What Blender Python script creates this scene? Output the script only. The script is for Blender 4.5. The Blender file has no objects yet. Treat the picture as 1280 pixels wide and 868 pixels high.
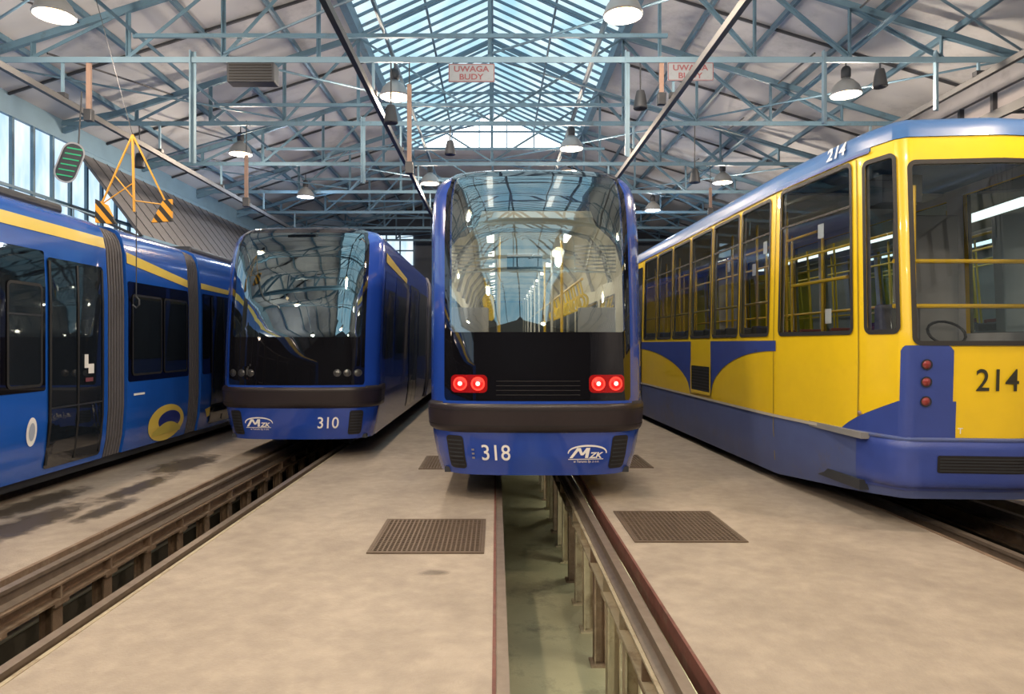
import bpy, math, random
from mathutils import Vector, Matrix
random.seed(7)
SC=bpy.context.scene
C=SC.collection
PI=math.pi
V=Vector
# ---------------------------------------------------------------- materials
def M(name,col,rough=.5,metal=0,var=.12,scale=5,bump=0,bscale=60,coat=0,emit=None,es=0,dirt=None,dscale=1.2,dlo=.52,dhi=.75):
    m=bpy.data.materials.new(name); m.use_nodes=True
    nt=m.node_tree; n=nt.nodes; l=nt.links
    p=n['Principled BSDF']
    tc=n.new('ShaderNodeTexCoord'); no=n.new('ShaderNodeTexNoise'); no.inputs['Scale'].default_value=scale; no.inputs['Detail'].default_value=5
    l.new(tc.outputs['Object'],no.inputs['Vector'])
    mx=n.new('ShaderNodeMix'); mx.data_type='RGBA'
    mx.inputs[6].default_value=tuple(c*(1-var) for c in col)+(1,)
    mx.inputs[7].default_value=tuple(min(1,c*(1+var)) for c in col)+(1,)
    l.new(no.outputs['Fac'],mx.inputs[0])
    out=mx.outputs[2]
    if dirt:
        n2=n.new('ShaderNodeTexNoise'); n2.inputs['Scale'].default_value=dscale; n2.inputs['Detail'].default_value=10; n2.inputs['Roughness'].default_value=.72
        l.new(tc.outputs['Object'],n2.inputs['Vector'])
        r=n.new('ShaderNodeMapRange'); r.inputs[1].default_value=dlo; r.inputs[2].default_value=dhi
        l.new(n2.outputs['Fac'],r.inputs[0])
        m2=n.new('ShaderNodeMix'); m2.data_type='RGBA'; m2.inputs[7].default_value=dirt+(1,)
        l.new(r.outputs[0],m2.inputs[0]); l.new(out,m2.inputs[6]); out=m2.outputs[2]
    l.new(out,p.inputs['Base Color'])
    p.inputs['Roughness'].default_value=rough; p.inputs['Metallic'].default_value=metal
    p.inputs['Coat Weight'].default_value=coat
    if emit:
        p.inputs['Emission Color'].default_value=emit+(1,); p.inputs['Emission Strength'].default_value=es
    if bump:
        b=n.new('ShaderNodeBump'); b.inputs['Strength'].default_value=bump; b.inputs['Distance'].default_value=.01
        n3=n.new('ShaderNodeTexNoise'); n3.inputs['Scale'].default_value=bscale; n3.inputs['Detail'].default_value=6
        l.new(tc.outputs['Object'],n3.inputs['Vector']); l.new(n3.outputs['Fac'],b.inputs['Height']); l.new(b.outputs[0],p.inputs['Normal'])
    return m
def glass(name,tint,bias=.04,gain=1.0,rough=.01):
    m=bpy.data.materials.new(name); m.use_nodes=True
    nt=m.node_tree; n=nt.nodes; l=nt.links
    n.remove(n['Principled BSDF'])
    o=n['Material Output']
    t=n.new('ShaderNodeBsdfTransparent'); t.inputs[0].default_value=tint+(1,)
    g=n.new('ShaderNodeBsdfGlossy'); g.inputs['Roughness'].default_value=rough; g.inputs[0].default_value=(.75,.93,1,1)
    f=n.new('ShaderNodeFresnel'); f.inputs[0].default_value=1.5
    ma=n.new('ShaderNodeMath'); ma.operation='MULTIPLY_ADD'; ma.inputs[1].default_value=gain; ma.inputs[2].default_value=bias; ma.use_clamp=True
    l.new(f.outputs[0],ma.inputs[0])
    mx=n.new('ShaderNodeMixShader'); l.new(ma.outputs[0],mx.inputs[0]); l.new(t.outputs[0],mx.inputs[1]); l.new(g.outputs[0],mx.inputs[2]); l.new(mx.outputs[0],o.inputs[0])
    return m
def emis(name,c1,c2,s,scale=2,stretch=(1,1,1)):
    m=bpy.data.materials.new(name); m.use_nodes=True
    nt=m.node_tree; n=nt.nodes; l=nt.links; n.remove(n['Principled BSDF']); o=n['Material Output']
    tc=n.new('ShaderNodeTexCoord'); mp=n.new('ShaderNodeMapping'); mp.inputs['Scale'].default_value=stretch
    no=n.new('ShaderNodeTexNoise'); no.inputs['Scale'].default_value=scale; no.inputs['Detail'].default_value=4
    l.new(tc.outputs['Object'],mp.inputs[0]); l.new(mp.outputs[0],no.inputs['Vector'])
    r=n.new('ShaderNodeMapRange'); r.inputs[1].default_value=.35; r.inputs[2].default_value=.68; l.new(no.outputs['Fac'],r.inputs[0])
    mx=n.new('ShaderNodeMix'); mx.data_type='RGBA'; mx.inputs[6].default_value=c1+(1,); mx.inputs[7].default_value=c2+(1,); l.new(r.outputs[0],mx.inputs[0])
    e=n.new('ShaderNodeEmission'); e.inputs[1].default_value=s; l.new(mx.outputs[2],e.inputs[0]); l.new(e.outputs[0],o.inputs[0])
    return m
def hazard(name):
    m=M(name,(.8,.5,.02),.6); nt=m.node_tree; n=nt.nodes; l=nt.links
    tc=n.new('ShaderNodeTexCoord'); mp=n.new('ShaderNodeMapping'); mp.inputs['Rotation'].default_value=(0,math.radians(40),0)
    w=n.new('ShaderNodeTexWave'); w.inputs['Scale'].default_value=2.6; l.new(tc.outputs['Object'],mp.inputs[0]); l.new(mp.outputs[0],w.inputs['Vector'])
    r=n.new('ShaderNodeMath'); r.operation='GREATER_THAN'; r.inputs[1].default_value=.5; l.new(w.outputs['Fac'],r.inputs[0])
    mx=n.new('ShaderNodeMix'); mx.data_type='RGBA'; mx.inputs[6].default_value=(.70,.33,.02,1); mx.inputs[7].default_value=(.015,.015,.015,1); l.new(r.outputs[0],mx.inputs[0])
    l.new(mx.outputs[2],n['Principled BSDF'].inputs['Base Color']); return m
def stain(name,k=.78):
    m=bpy.data.materials.new(name); m.use_nodes=True
    nt=m.node_tree; n=nt.nodes; l=nt.links; p=n['Principled BSDF']; o=n['Material Output']
    p.inputs['Base Color'].default_value=(.085,.07,.055,1); p.inputs['Roughness'].default_value=.3
    tc=n.new('ShaderNodeTexCoord'); ds=n.new('ShaderNodeVectorMath'); ds.operation='DISTANCE'; ds.inputs[1].default_value=(.5,.5,0)
    mp=n.new('ShaderNodeVectorMath'); mp.operation='MULTIPLY'; mp.inputs[1].default_value=(1,1,0)
    l.new(tc.outputs['Generated'],mp.inputs[0]); l.new(mp.outputs[0],ds.inputs[0])
    no=n.new('ShaderNodeTexNoise'); no.inputs['Scale'].default_value=5; no.inputs['Detail'].default_value=6; l.new(tc.outputs['Object'],no.inputs['Vector'])
    a=n.new('ShaderNodeMath'); a.operation='MULTIPLY_ADD'; a.inputs[1].default_value=.55; l.new(no.outputs['Fac'],a.inputs[0]); l.new(ds.outputs['Value'],a.inputs[2])
    r=n.new('ShaderNodeMapRange'); r.inputs[1].default_value=.46; r.inputs[2].default_value=.70; r.inputs[3].default_value=k; r.inputs[4].default_value=0; l.new(a.outputs[0],r.inputs[0])
    t=n.new('ShaderNodeBsdfTransparent'); mx=n.new('ShaderNodeMixShader'); l.new(r.outputs[0],mx.inputs[0]); l.new(t.outputs[0],mx.inputs[1]); l.new(p.outputs[0],mx.inputs[2]); l.new(mx.outputs[0],o.inputs[0])
    return m

concrete=M('concrete',(.385,.325,.262),.58,var=.26,scale=7,bump=.45,bscale=60,dirt=(.225,.185,.148),dscale=1.3,dlo=.42,dhi=.80)
pitfloor=M('pit_concrete',(.40,.38,.25),.5,var=.3,scale=2,bump=.3,dirt=(.14,.135,.10),dscale=2)
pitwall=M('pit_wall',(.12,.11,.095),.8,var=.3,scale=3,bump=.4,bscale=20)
steel_rust=M('rusty_steel',(.23,.16,.11),.6,.3,var=.4,scale=9,bump=.3,dirt=(.38,.31,.23),dscale=5)
rail_top=M('rail_steel',(.30,.24,.19),.4,.6,var=.3,scale=12)
beam_cream=M('worn_cream_paint',(.42,.36,.25),.6,.1,var=.25,scale=6,dirt=(.15,.09,.05),dscale=4)
red_edge=M('red_edge',(.15,.055,.042),.65,var=.5,scale=10,dirt=(.20,.15,.11),dscale=6)
truss_blue=M('steel_blue_paint',(.085,.165,.24),.5,.1,var=.2,scale=3,dirt=(.055,.075,.095),dscale=3)
truss_pale=M('pale_blue_paint',(.14,.235,.32),.5,.1,var=.2,scale=3)
rail_grey=M('overhead_grey',(.085,.09,.10),.6,.2,var=.2)
ceil_m=M('grey_cream_roof_boards',(.42,.44,.475),.85,var=.16,scale=.7,bump=.2,bscale=8,dirt=(.24,.26,.30),dscale=.9)
wall_m=M('grey_plaster',(.20,.205,.23),.85,var=.2,scale=.8,bump=.2,dirt=(.10,.10,.12),dscale=1)
dark_wall=M('dark_wall',(.05,.06,.08),.8,var=.3,scale=1)
back_m=M('dark_reflected_wall',(.035,.038,.045),.8,var=.3,scale=1)
sky_glass=emis('skylight_glass',(.42,.72,.86),(.78,.95,1.0),1.2,1.1,(1,.7,1))
side_glass=emis('clerestory_glass',(.42,.66,.88),(.86,.95,1.0),1.25,2.5,(1,1,.3))
blue=M('blue_enamel',(.014,.058,.36),.22,var=.06,coat=.8)
blue_deep=M('deep_blue_enamel',(.018,.035,.23),.25,var=.08,coat=.8)
blue_left=M('bright_blue_enamel',(.012,.095,.46),.2,var=.06,coat=.8)
blue214=M('faded_blue_paint',(.035,.065,.29),.4,var=.12,coat=.3)
skirt214=M('grimy_blue_skirt',(.07,.10,.25),.5,var=.2,scale=3,dirt=(.10,.095,.11),dscale=2)
roof214=M('roof_blue_paint',(.05,.14,.36),.4,var=.1,coat=.3)
yellow=M('yellow_enamel',(.83,.57,.015),.3,var=.06,coat=.6)
yel_tube=M('yellow_tube',(.85,.55,.03),.35,var=.05)
orange_tube=M('orange_tube',(.62,.33,.04),.5,var=.1)
yel_lines=M('yellow_stripe',(.80,.60,.10),.3,var=.05,coat=.5)
black=M('black_gloss',(.004,.004,.006),.03,var=.1,coat=1)
darkglass=M('dark_window_glass',(.010,.014,.020),.04,var=.4,scale=1.2,coat=1)
rubber=M('black_rubber',(.015,.015,.016),.6,var=.2)
bumper_m=M('brown_black_bumper',(.022,.016,.019),.38,var=.2)
grille_m=M('black_grille',(.010,.010,.012),.6)
white=M('white_paint',(.82,.82,.80),.5,var=.03)
blackp=M('black_lettering',(.03,.03,.02),.5,var=.03)
red_text=M('red_lettering',(.17,.05,.065),.6,var=.1)
sign_m=M('sign_enamel',(.20,.23,.27),.6,var=.12,dirt=(.15,.17,.20),dscale=4)
redlens=M('red_lens_housing',(.22,.004,.004),.2,coat=.5,emit=(1,.0,.005),es=.10)
redglow=M('lit_red_lamp',(.6,.01,.01),.3,emit=(1,.01,.01),es=.8)
redring=M('lit_red_ring',(.7,.02,.02),.3,emit=(1,.035,.02),es=2.2)
whiteglow=M('lit_lamp_core',(1,.5,.4),.3,emit=(1,.45,.36),es=3)
reflector=M('dull_red_lens',(.22,.025,.025),.15,coat=1)
unlit=M('unlit_lens',(.10,.10,.10),.15,.6)
alu=M('aluminium',(.4,.4,.42),.4,.7,var=.1)
bellows_m=M('grey_bellows',(.105,.10,.11),.7,var=.15,scale=4)
cream_in=M('cream_interior',(.60,.56,.44),.5,var=.05,emit=(.8,.72,.5),es=.08)  # faint emission put into the lining colour to brighten the saloon
grey_in=M('grey_interior',(.22,.22,.22),.6,var=.1)
light_grey_in=M('pale_interior',(.42,.42,.42),.6,var=.1)
seat_m=M('seat_fabric',(.12,.12,.13),.8,var=.3,scale=20)
seat_r=M('seat_red',(.22,.06,.05),.8,var=.3,scale=20)
light_in=M('interior_light',(1,1,1),.3,emit=(1,.93,.78),es=3)
strap_m=M('yellow_strap',(.85,.60,.02),.5,var=.05,emit=(.8,.55,.02),es=.15)  # slight glow painted in; the straps are not lamps
hand_white=M('white_handrail',(.70,.70,.67),.3,var=.03)
shade_out=M('enamel_shade',(.26,.28,.30),.4,.3,var=.1)
bulb_m=M('lit_bulb',(1,.8,.55),.3,emit=(1,.62,.28),es=6)
bulb_w=M('lit_white_bulb',(.9,.95,1),.3,emit=(.75,.88,1),es=14)
dark_metal=M('dark_metal',(.045,.05,.06),.5,.4,var=.2)
salmon=M('dull_conduit',(.25,.17,.14),.6,var=.2)
green_glow=M('green_panel',(.02,.25,.12),.4,emit=(.05,.6,.3),es=.12)
mesh_m=M('brown_grey_mesh',(.12,.12,.13),.7,.1,var=.3,scale=14)
wet=stain('wet_stain'); faint=stain('faint_stain',.35)
grate_m=M('rusty_grate',(.15,.11,.08),.6,.4,var=.3,scale=15)
haz=hazard('hazard_stripes')
tube_m=M('lit_tube',(1,1,1),.3,emit=(.85,.95,1),es=9)
g_clear=glass('clear_windscreen',(.86,.88,.86),.18,2.6)
g_dark=glass('tinted_windscreen',(.12,.15,.18),.22,2.6)
g_side=glass('tram_window',(.90,.93,.94),.03,1.0)
# ---------------------------------------------------------------- mesh builder
def nrm(S,u,v):
    e=1e-3
    return (S(u+e,v)-S(u-e,v)).cross(S(u,v+e)-S(u,v-e)).normalized()
def so(S,u,v,o):
    return S(u,v)+nrm(S,u,v)*o if o else S(u,v)
def rr(u0,u1,v0,v1,r,ar=1,n=6):
    pts=[]
    for cx,cy,a0 in ((u1-r*ar,v0+r,-90),(u1-r*ar,v1-r,0),(u0+r*ar,v1-r,90),(u0+r*ar,v0+r,180)):
        for i in range(n+1):
            a=math.radians(a0+90*i/n); pts.append((cx+r*ar*math.cos(a),cy+r*math.sin(a)))
    out=[]
    for i,p in enumerate(pts):
        q=pts[(i+1)%len(pts)]; out.append(p)
        if (i%(n+1))==n:
            for k in range(1,12): out.append((p[0]+(q[0]-p[0])*k/12,p[1]+(q[1]-p[1])*k/12))
    return out
def ell(uc,vc,ru,rv,n=24): return [(uc+ru*math.cos(2*PI*i/n),vc+rv*math.sin(2*PI*i/n)) for i in range(n)]
def dens(pts,k=4):
    out=[]
    for i,p in enumerate(pts):
        q=pts[(i+1)%len(pts)]
        for j in range(k): out.append((p[0]+(q[0]-p[0])*j/k,p[1]+(q[1]-p[1])*j/k))
    return out
class MB:
    def __init__(s): s.v=[]; s.f=[]
    def add(s,vs,fs):
        b=len(s.v); s.v+=[V(a) for a in vs]; s.f+=[tuple(i+b for i in f) for f in fs]; return s
    def box(s,x0,x1,y0,y1,z0,z1):
        return s.add([(x0,y0,z0),(x1,y0,z0),(x1,y1,z0),(x0,y1,z0),(x0,y0,z1),(x1,y0,z1),(x1,y1,z1),(x0,y1,z1)],
          [(0,3,2,1),(4,5,6,7),(0,1,5,4),(1,2,6,5),(2,3,7,6),(3,0,4,7)])
    def bar(s,p,q,w,h=None):
        p=V(p);q=V(q);h=h or w;d=(q-p).normalized()
        up=V((0,0,1)) if abs(d.z)<.95 else V((0,1,0))
        a=d.cross(up).normalized()*w/2; b=a.cross(d).normalized()*h/2
        vs=[p-a-b,p+a-b,p+a+b,p-a+b,q-a-b,q+a-b,q+a+b,q-a+b]
        return s.add(vs,[(0,3,2,1),(4,5,6,7),(0,1,5,4),(1,2,6,5),(2,3,7,6),(3,0,4,7)])
    def angle(s,p,q,w,t=.012):
        p=V(p);q=V(q);d=(q-p).normalized()
        up=V((0,0,1)) if abs(d.z)<.95 else V((0,1,0))
        a=d.cross(up).normalized(); b=a.cross(d).normalized()
        s.bar(p+b*w/2,q+b*w/2,w,t); s.bar(p+a*w/2,q+a*w/2,t,w); return s
    def tube(s,pts,r,n=8,closed=False):
        pts=[V(p) for p in pts]; k=len(pts); vs=[]
        for i,p in enumerate(pts):
            if closed: d=pts[(i+1)%k]-pts[i-1]
            else: d=pts[min(i+1,k-1)]-pts[max(i-1,0)]
            d.normalize(); up=V((0,0,1)) if abs(d.z)<.9 else V((0,1,0))
            a=d.cross(up).normalized(); b=a.cross(d)
            for j in range(n): vs.append(p+a*r*math.cos(2*PI*j/n)+b*r*math.sin(2*PI*j/n))
        fs=[]
        for i in range(k if closed else k-1):
            for j in range(n):
                fs.append((i*n+j,i*n+(j+1)%n,((i+1)%k)*n+(j+1)%n,((i+1)%k)*n+j))
        if not closed: fs+= [tuple(range(n)),tuple(reversed(range((k-1)*n,k*n)))]
        return s.add(vs,fs)
    def lathe(s,prof,c,n=24,cap=False):
        vs=[];fs=[]
        for r,z in prof:
            for j in range(n): vs.append((c[0]+r*math.cos(2*PI*j/n),c[1]+r*math.sin(2*PI*j/n),c[2]+z))
        for i in range(len(prof)-1):
            for j in range(n): fs.append((i*n+j,i*n+(j+1)%n,(i+1)*n+(j+1)%n,(i+1)*n+j))
        if cap: fs+=[tuple(range(n)),tuple(reversed(range((len(prof)-1)*n,len(prof)*n)))]
        return s.add(vs,fs)
    def extr(s,prof,y0,y1,closed=True,cap=True):
        n=len(prof); vs=[(x,y0,z) for x,z in prof]+[(x,y1,z) for x,z in prof]
        fs=[(i,(i+1)%n,n+(i+1)%n,n+i) for i in range(n if closed else n-1)]
        if closed and cap: fs+=[tuple(reversed(range(n))),tuple(range(n,2*n))]
        return s.add(vs,fs)
    def grid(s,S,us,vs,o=0,holes=()):
        b=len(s.v); nu=len(us)
        for v in vs:
            for u in us: s.v.append(so(S,u,v,o(u,v) if callable(o) else o))
        for j in range(len(vs)-1):
            for i in range(nu-1):
                uc=(us[i]+us[i+1])/2; vc=(vs[j]+vs[j+1])/2
                if any(h[0]<uc<h[1] and h[2]<vc<h[3] for h in holes): continue
                s.f.append((b+j*nu+i,b+j*nu+i+1,b+(j+1)*nu+i+1,b+(j+1)*nu+i))
        return s
    def strip(s,S,us,lo,hi,o,k=5):
        b=len(s.v); n=len(us)
        for j in range(k+1):
            for u in us: s.v.append(so(S,u,lo(u)+(hi(u)-lo(u))*j/k,o))
        for j in range(k):
            for i in range(n-1): s.f.append((b+j*n+i,b+j*n+i+1,b+(j+1)*n+i+1,b+(j+1)*n+i))
        return s
    def ring(s,S,A,B,o,steps=3):
        n=len(A); vs=[]
        for k in range(steps+1):
            t=k/steps
            for i in range(n): vs.append(so(S,A[i][0]*(1-t)+B[i][0]*t,A[i][1]*(1-t)+B[i][1]*t,o))
        fs=[(k*n+i,k*n+(i+1)%n,(k+1)*n+(i+1)%n,(k+1)*n+i) for k in range(steps) for i in range(n)]
        return s.add(vs,fs)
    def disc(s,S,P,o,steps=5,dome=0):
        n=len(P); cu=sum(p[0] for p in P)/n; cv=sum(p[1] for p in P)/n; vs=[]
        for k in range(steps):
            t=1-k/steps
            for p in P: vs.append(so(S,cu+(p[0]-cu)*t,cv+(p[1]-cv)*t,o+dome*(1-t*t)))
        vs.append(so(S,cu,cv,o+dome))
        fs=[(k*n+i,k*n+(i+1)%n,(k+1)*n+(i+1)%n,(k+1)*n+i) for k in range(steps-1) for i in range(n)]
        fs+=[((steps-1)*n+i,(steps-1)*n+(i+1)%n,steps*n) for i in range(n)]
        return s.add(vs,fs)
    def build(s,name,mat,parent=None,smooth=False,bevel=0,world=False,label=None,cat=None,group=None,kind=None):
        vs=s.v; o=bpy.data.objects.new(name,bpy.data.meshes.new(name))
        if parent is None:
            xs=[v.x for v in vs];ys=[v.y for v in vs];zs=[v.z for v in vs]
            L=V(((min(xs)+max(xs))/2,(min(ys)+max(ys))/2,min(zs))); o.location=L
            vs=[v-L for v in vs]
        elif world:
            p=parent; L=V((0,0,0))
            while p: L=L+p.location; p=p.parent
            vs=[v-L for v in vs]
        o.data.from_pydata([tuple(v) for v in vs],[],s.f); o.data.update()
        if smooth:
            for p in o.data.polygons: p.use_smooth=True
            try: o.data.set_sharp_from_angle(angle=math.radians(38))
            except Exception: pass
        o.data.materials.append(mat); C.objects.link(o)
        if parent: o.parent=parent
        if bevel:
            m=o.modifiers.new('bevel','BEVEL'); m.width=bevel; m.segments=2
        if label: o['label']=label
        if cat: o['category']=cat
        if group: o['group']=group
        if kind: o['kind']=kind
        return o
def thing(name,label,cat,loc=(0,0,0),rz=0,group=None):
    o=bpy.data.objects.new(name,None); C.objects.link(o); o.location=loc; o.rotation_euler=(0,0,rz)
    o['label']=label; o['category']=cat
    if group: o['group']=group
    return o
def text(S,st,uc,vc,h,o,m,name,parent,shear=0,usc=1,fat=.012,wide=1):
    cu=bpy.data.curves.new('txt','FONT'); cu.body=st; cu.size=h/.7; cu.offset=fat*h; cu.align_x='CENTER'; cu.shear=shear; cu.resolution_u=4
    t=bpy.data.objects.new('txt',cu); C.objects.link(t)
    dg=bpy.context.evaluated_depsgraph_get(); me=bpy.data.meshes.new_from_object(t.evaluated_get(dg))
    vs=[v.co.copy() for v in me.vertices]; fs=[tuple(p.vertices) for p in me.polygons]
    bpy.data.objects.remove(t); bpy.data.curves.remove(cu); bpy.data.meshes.remove(me)
    if not vs: return None
    x0=(min(v.x for v in vs)+max(v.x for v in vs))/2; y0=(min(v.y for v in vs)+max(v.y for v in vs))/2
    b=MB(); b.add([so(S,uc+(v.x-x0)*usc*wide,vc+(v.y-y0),o) for v in vs],fs)
    return b.build(name,m,parent)
def interp(T):
    def f(z):
        if z<=T[0][0]: return T[0][1]
        for (a,b),(c,d) in zip(T,T[1:]):
            if z<=c: return b+(d-b)*(z-a)/(c-a)
        return T[-1][1]
    return f
def lin(a,b,n): return [a+(b-a)*i/n for i in range(n+1)]

# ---------------------------------------------------------------- setting: floors, pits
Y0,Y1=-13,30
for a,b in ((-8.6,-7.15),(-5.5,-3.68),(-2.52,-.02),(1.12,4.05),(5.7,8.3)):
    MB().box(a,b,Y0,Y1,-.16,0).build('floor',concrete,kind='structure')
MB().box(-8.6,8.3,Y0,Y1,-1.35,-1.25).build('floor',pitfloor,kind='structure')
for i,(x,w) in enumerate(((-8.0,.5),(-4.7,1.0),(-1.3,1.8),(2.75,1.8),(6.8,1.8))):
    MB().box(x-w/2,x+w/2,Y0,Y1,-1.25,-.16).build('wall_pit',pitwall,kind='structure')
MB().box(-.02,.0,Y0,Y1,-.16,.004).build('trim_1',red_edge,kind='structure')
MB().box(1.10,1.12,Y0,Y1,-.16,.004).build('trim_2',red_edge,kind='structure')
MB().box(-2.55,-2.52,Y0,Y1,-.16,.004).build('trim_3',beam_cream,kind='structure')
MB().box(-3.68,-3.64,Y0,Y1,-.16,.004).build('trim_4',steel_rust,kind='structure')
MB().box(4.05,4.09,Y0,Y1,-.16,.004).build('trim_5',steel_rust,kind='structure')
def rail(x,label,posts,bm=beam_cream,step=.85,bz=.93,fl=.09):
    t=thing('track_rail',label,'rail',(x,0,-1.25))
    fb=min(.065,fl)
    pr=[(-fb,0),(fb,0),(fb,.012),(.012,.03),(.012,.095),(.034,.105),(.034,.135),(-.034,.135),(-.034,.105),(-.012,.095),(-.012,.03),(-fb,.012)]
    MB().extr([(a,b+1.113) for a,b in pr],Y0,Y1).build('rail_head',rail_top,t)
    b=MB(); b.box(-fl,fl,Y0,Y1,1.095,1.112); b.box(-.012,.012,Y0,Y1,bz+.02,1.095); b.box(-fl,fl,Y0,Y1,bz,bz+.02); b.build('support_beam',bm,t)
    y=1.9; k=0; pw=min(.055,fl)
    while y<posts:
        m=bm if k%3 else steel_rust
        p=MB(); p.box(-pw,-pw+.015,y-.06,y+.06,0,bz); p.box(pw-.015,pw,y-.06,y+.06,0,bz); p.box(-pw+.015,pw-.015,y-.008,y+.008,0,bz)
        p.box(-fl,fl,y-.09,y+.09,bz-.03,bz); p.box(-fl,fl,y-.09,y+.09,0,.02); p.build('post',m,t)
        MB().box(-fl+.005,fl-.005,y-.012,y+.012,bz+.02,1.095).build('stiffener',m,t)
        y+=step; k+=1
    return t
rail(-3.52,'rail along the far side of the pit in front of tram 310',15,steel_rust,.7,.97)
rail(-2.66,'rail at the left edge of the middle concrete platform',15,steel_rust)
rail(.036,'rail against the left edge of the open pit under tram 318',15,steel_rust,.85,.93,.034)
rail(.97,'rail on cream posts along the right side of the open middle pit',15,beam_cream,.75)
rail(4.34,'near rail of the dark pit under the yellow tram 214',12,steel_rust)
rail(5.34,'far rail of the dark pit under the yellow tram 214',1,steel_rust)
rail(-5.82,'near rail under the long blue tram at the left edge',1,steel_rust)
rail(-6.78,'far rail under the long blue tram at the left edge',1,steel_rust)
for x,z,r,lab,m in ((-4.02,-.36,.035,'thin pipe high along the wall of the left pit',steel_rust),(-4.0,-.62,.055,'thick grey pipe along the wall of the left pit',alu),(1.6,-.45,.04,'pipe running behind the posts of the middle pit',alu)):
    MB().tube([(x,y,z) for y in lin(Y0+.5,Y1-.5,4)],r,10).build('pipe',m,label=lab,cat='pipe',smooth=True)
for y in (4.6,6.0,9.0,12.5,16):  # second tube is a real fitting; the others are added to brighten the pit
    t=thing('pit_light','white fluorescent tube light low on the right wall of the middle pit','light',(1.78,y,-.85),0,'pit tube lights')
    MB().box(-.0,.06,-.45,.45,-.04,.04).build('fixture_body',alu,t); MB().tube([(-.03,-.42,0),(-.03,.42,0)],.018,10).build('tube',tube_m,t)
    l=bpy.data.lights.new('pit_light_glow','POINT'); l.energy=15; l.color=(1,.97,.72); l.shadow_soft_size=.1
    o=bpy.data.objects.new('pit_light_glow',l); C.objects.link(o); o.parent=t; o.location=(-.15,0,0)
def grate(x0,x1,y0,y1,label):
    t=thing('floor_grate',label,'grate',((x0+x1)/2,(y0+y1)/2,0))
    w=(x1-x0)/2;h=(y1-y0)/2
    f=MB(); f.box(-w,w,-h,-h+.03,.001,.012); f.box(-w,w,h-.03,h,.001,.012); f.box(-w,-w+.03,-h+.03,h-.03,.001,.012); f.box(w-.03,w,-h+.03,h-.03,.001,.012); f.build('frame',grate_m,t)
    b=MB(); n=24
    for i in range(1,n): x=-w+2*w*i/n; b.box(x-.007,x+.007,-h+.03,h-.03,.002,.011)
    for i in range(1,n): y=-h+2*h*i/n; b.box(-w+.03,w-.03,y-.007,y+.007,.002,.0105)
    b.build('bars',grate_m,t); MB().box(-w+.02,w-.02,-h+.02,h-.02,.0005,.0015).build('dark_sheet',rubber,t)  # black sheet on the solid slab paints the darkness under the bars
grate(-1.08,-.10,5.68,6.78,'rusty square floor grate left of the open middle pit, nearest')
grate(1.22,2.22,6.0,7.1,'rusty square floor grate right of the open middle pit, nearest')
grate(-1.08,-.10,9.5,10.6,'far floor grate half hidden by the left side of tram 318')
grate(1.22,2.22,9.6,10.7,'far floor grate half hidden by the right side of tram 318')
def puddle(x,y,rx,ry,lab,m=wet):
    pts=[];n=32
    for i in range(n):
        a=2*PI*i/n; pts.append((x+rx*1.6*math.cos(a),y+ry*1.6*math.sin(a),.0025))
    MB().add(pts,[tuple(range(n))]).build('puddle',m,label=lab,cat='puddle')
for a in ((-4.55,6.6,.22,.8,'long dark wet stain in the middle of the left platform'),(-4.35,8.3,.14,.7,'thin wet stain on the left platform near the doors of the long blue tram'),(-4.85,5.5,.34,.5,'broad wet stain at the near left corner of the left platform'),(-4.5,9.9,.3,.7,'wet stain beside the grey bellows of the long blue tram'),(-4.1,7.2,.12,.45,'small wet streak near the rail of the left platform'),(-5.05,7.5,.2,.7,'wet streak close under the skirt of the long blue tram'),(-.48,5.2,.10,.06,'small faint oil spot before the nearest left floor grate',faint)): puddle(*a)

# ---------------------------------------------------------------- walls, roof, skylight
XL,XR=-8.5,8.2
def roofz(x):
    if x<-2.7: return 8+(x+2.7)*1.85/5.8
    if x>2.5: return 8-(x-2.5)*1.75/5.7
    return 8+1.2*(1-abs(x+.1)/2.6)
MB().box(XL-.2,XL,Y0,Y1,-1.3,3.3).build('wall_left',wall_m,kind='structure')
MB().box(XL-.2,XL,Y0,Y1,5.75,6.3).build('wall_left',truss_pale,kind='structure')
MB().box(XR,XR+.2,Y0,Y1,-1.3,4.6).build('wall_right',wall_m,kind='structure')
MB().box(XR,XR+.2,Y0,Y1,5.9,6.4).build('wall_right',wall_m,kind='structure')
MB().box(XL-.2,XR+.2,Y1,Y1+.2,-1.3,9.4).build('wall_back',dark_wall,kind='structure')
MB().box(XL-.2,XR+.2,Y0-.2,Y0,-1.3,9.4).build('wall_front',back_m,kind='structure')  # unseen end wall behind the camera, coloured dark so tram panels reflect dark
w=MB().box(XL-.12,XL-.08,Y0,Y1,3.3,5.75).build('window_2',side_glass,kind='structure')
y=Y0+.3
b=MB()
while y<Y1: b.box(XL-.08,XL-.02,y-.03,y+.03,3.3,5.75); y+=.55
b.box(XL-.08,XL-.01,Y0,Y1,4.5,4.55)
b.build('mullions',truss_blue,w,world=True)
w=MB().box(XR+.08,XR+.12,Y0,Y1,4.6,5.9).build('window_3',M('dim_window',(.22,.2,.2),.4,emit=(.42,.42,.46),es=.18),kind='structure')
b=MB(); y=Y0+.3
while y<Y1: b.box(XR+.0,XR+.08,y-.03,y+.03,4.6,5.9); y+=.8
b.build('mullions',dark_metal,w,world=True)
c=MB()
def slope(c,x0,z0,x1,z1,ya,yb,t=.1):
    c.extr([(x0,z0),(x1,z1),(x1,z1+t),(x0,z0+t)],ya,yb)
slope(c,XL-.3,roofz(XL)-.1,-2.7,8,Y0,Y1); slope(c,2.5,8,XR+.3,roofz(XR)-.08,Y0,Y1); c.box(-2.7,2.5,22.05,Y1,8,8.1)
ceil=c.build('ceiling',ceil_m,kind='structure')
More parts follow.
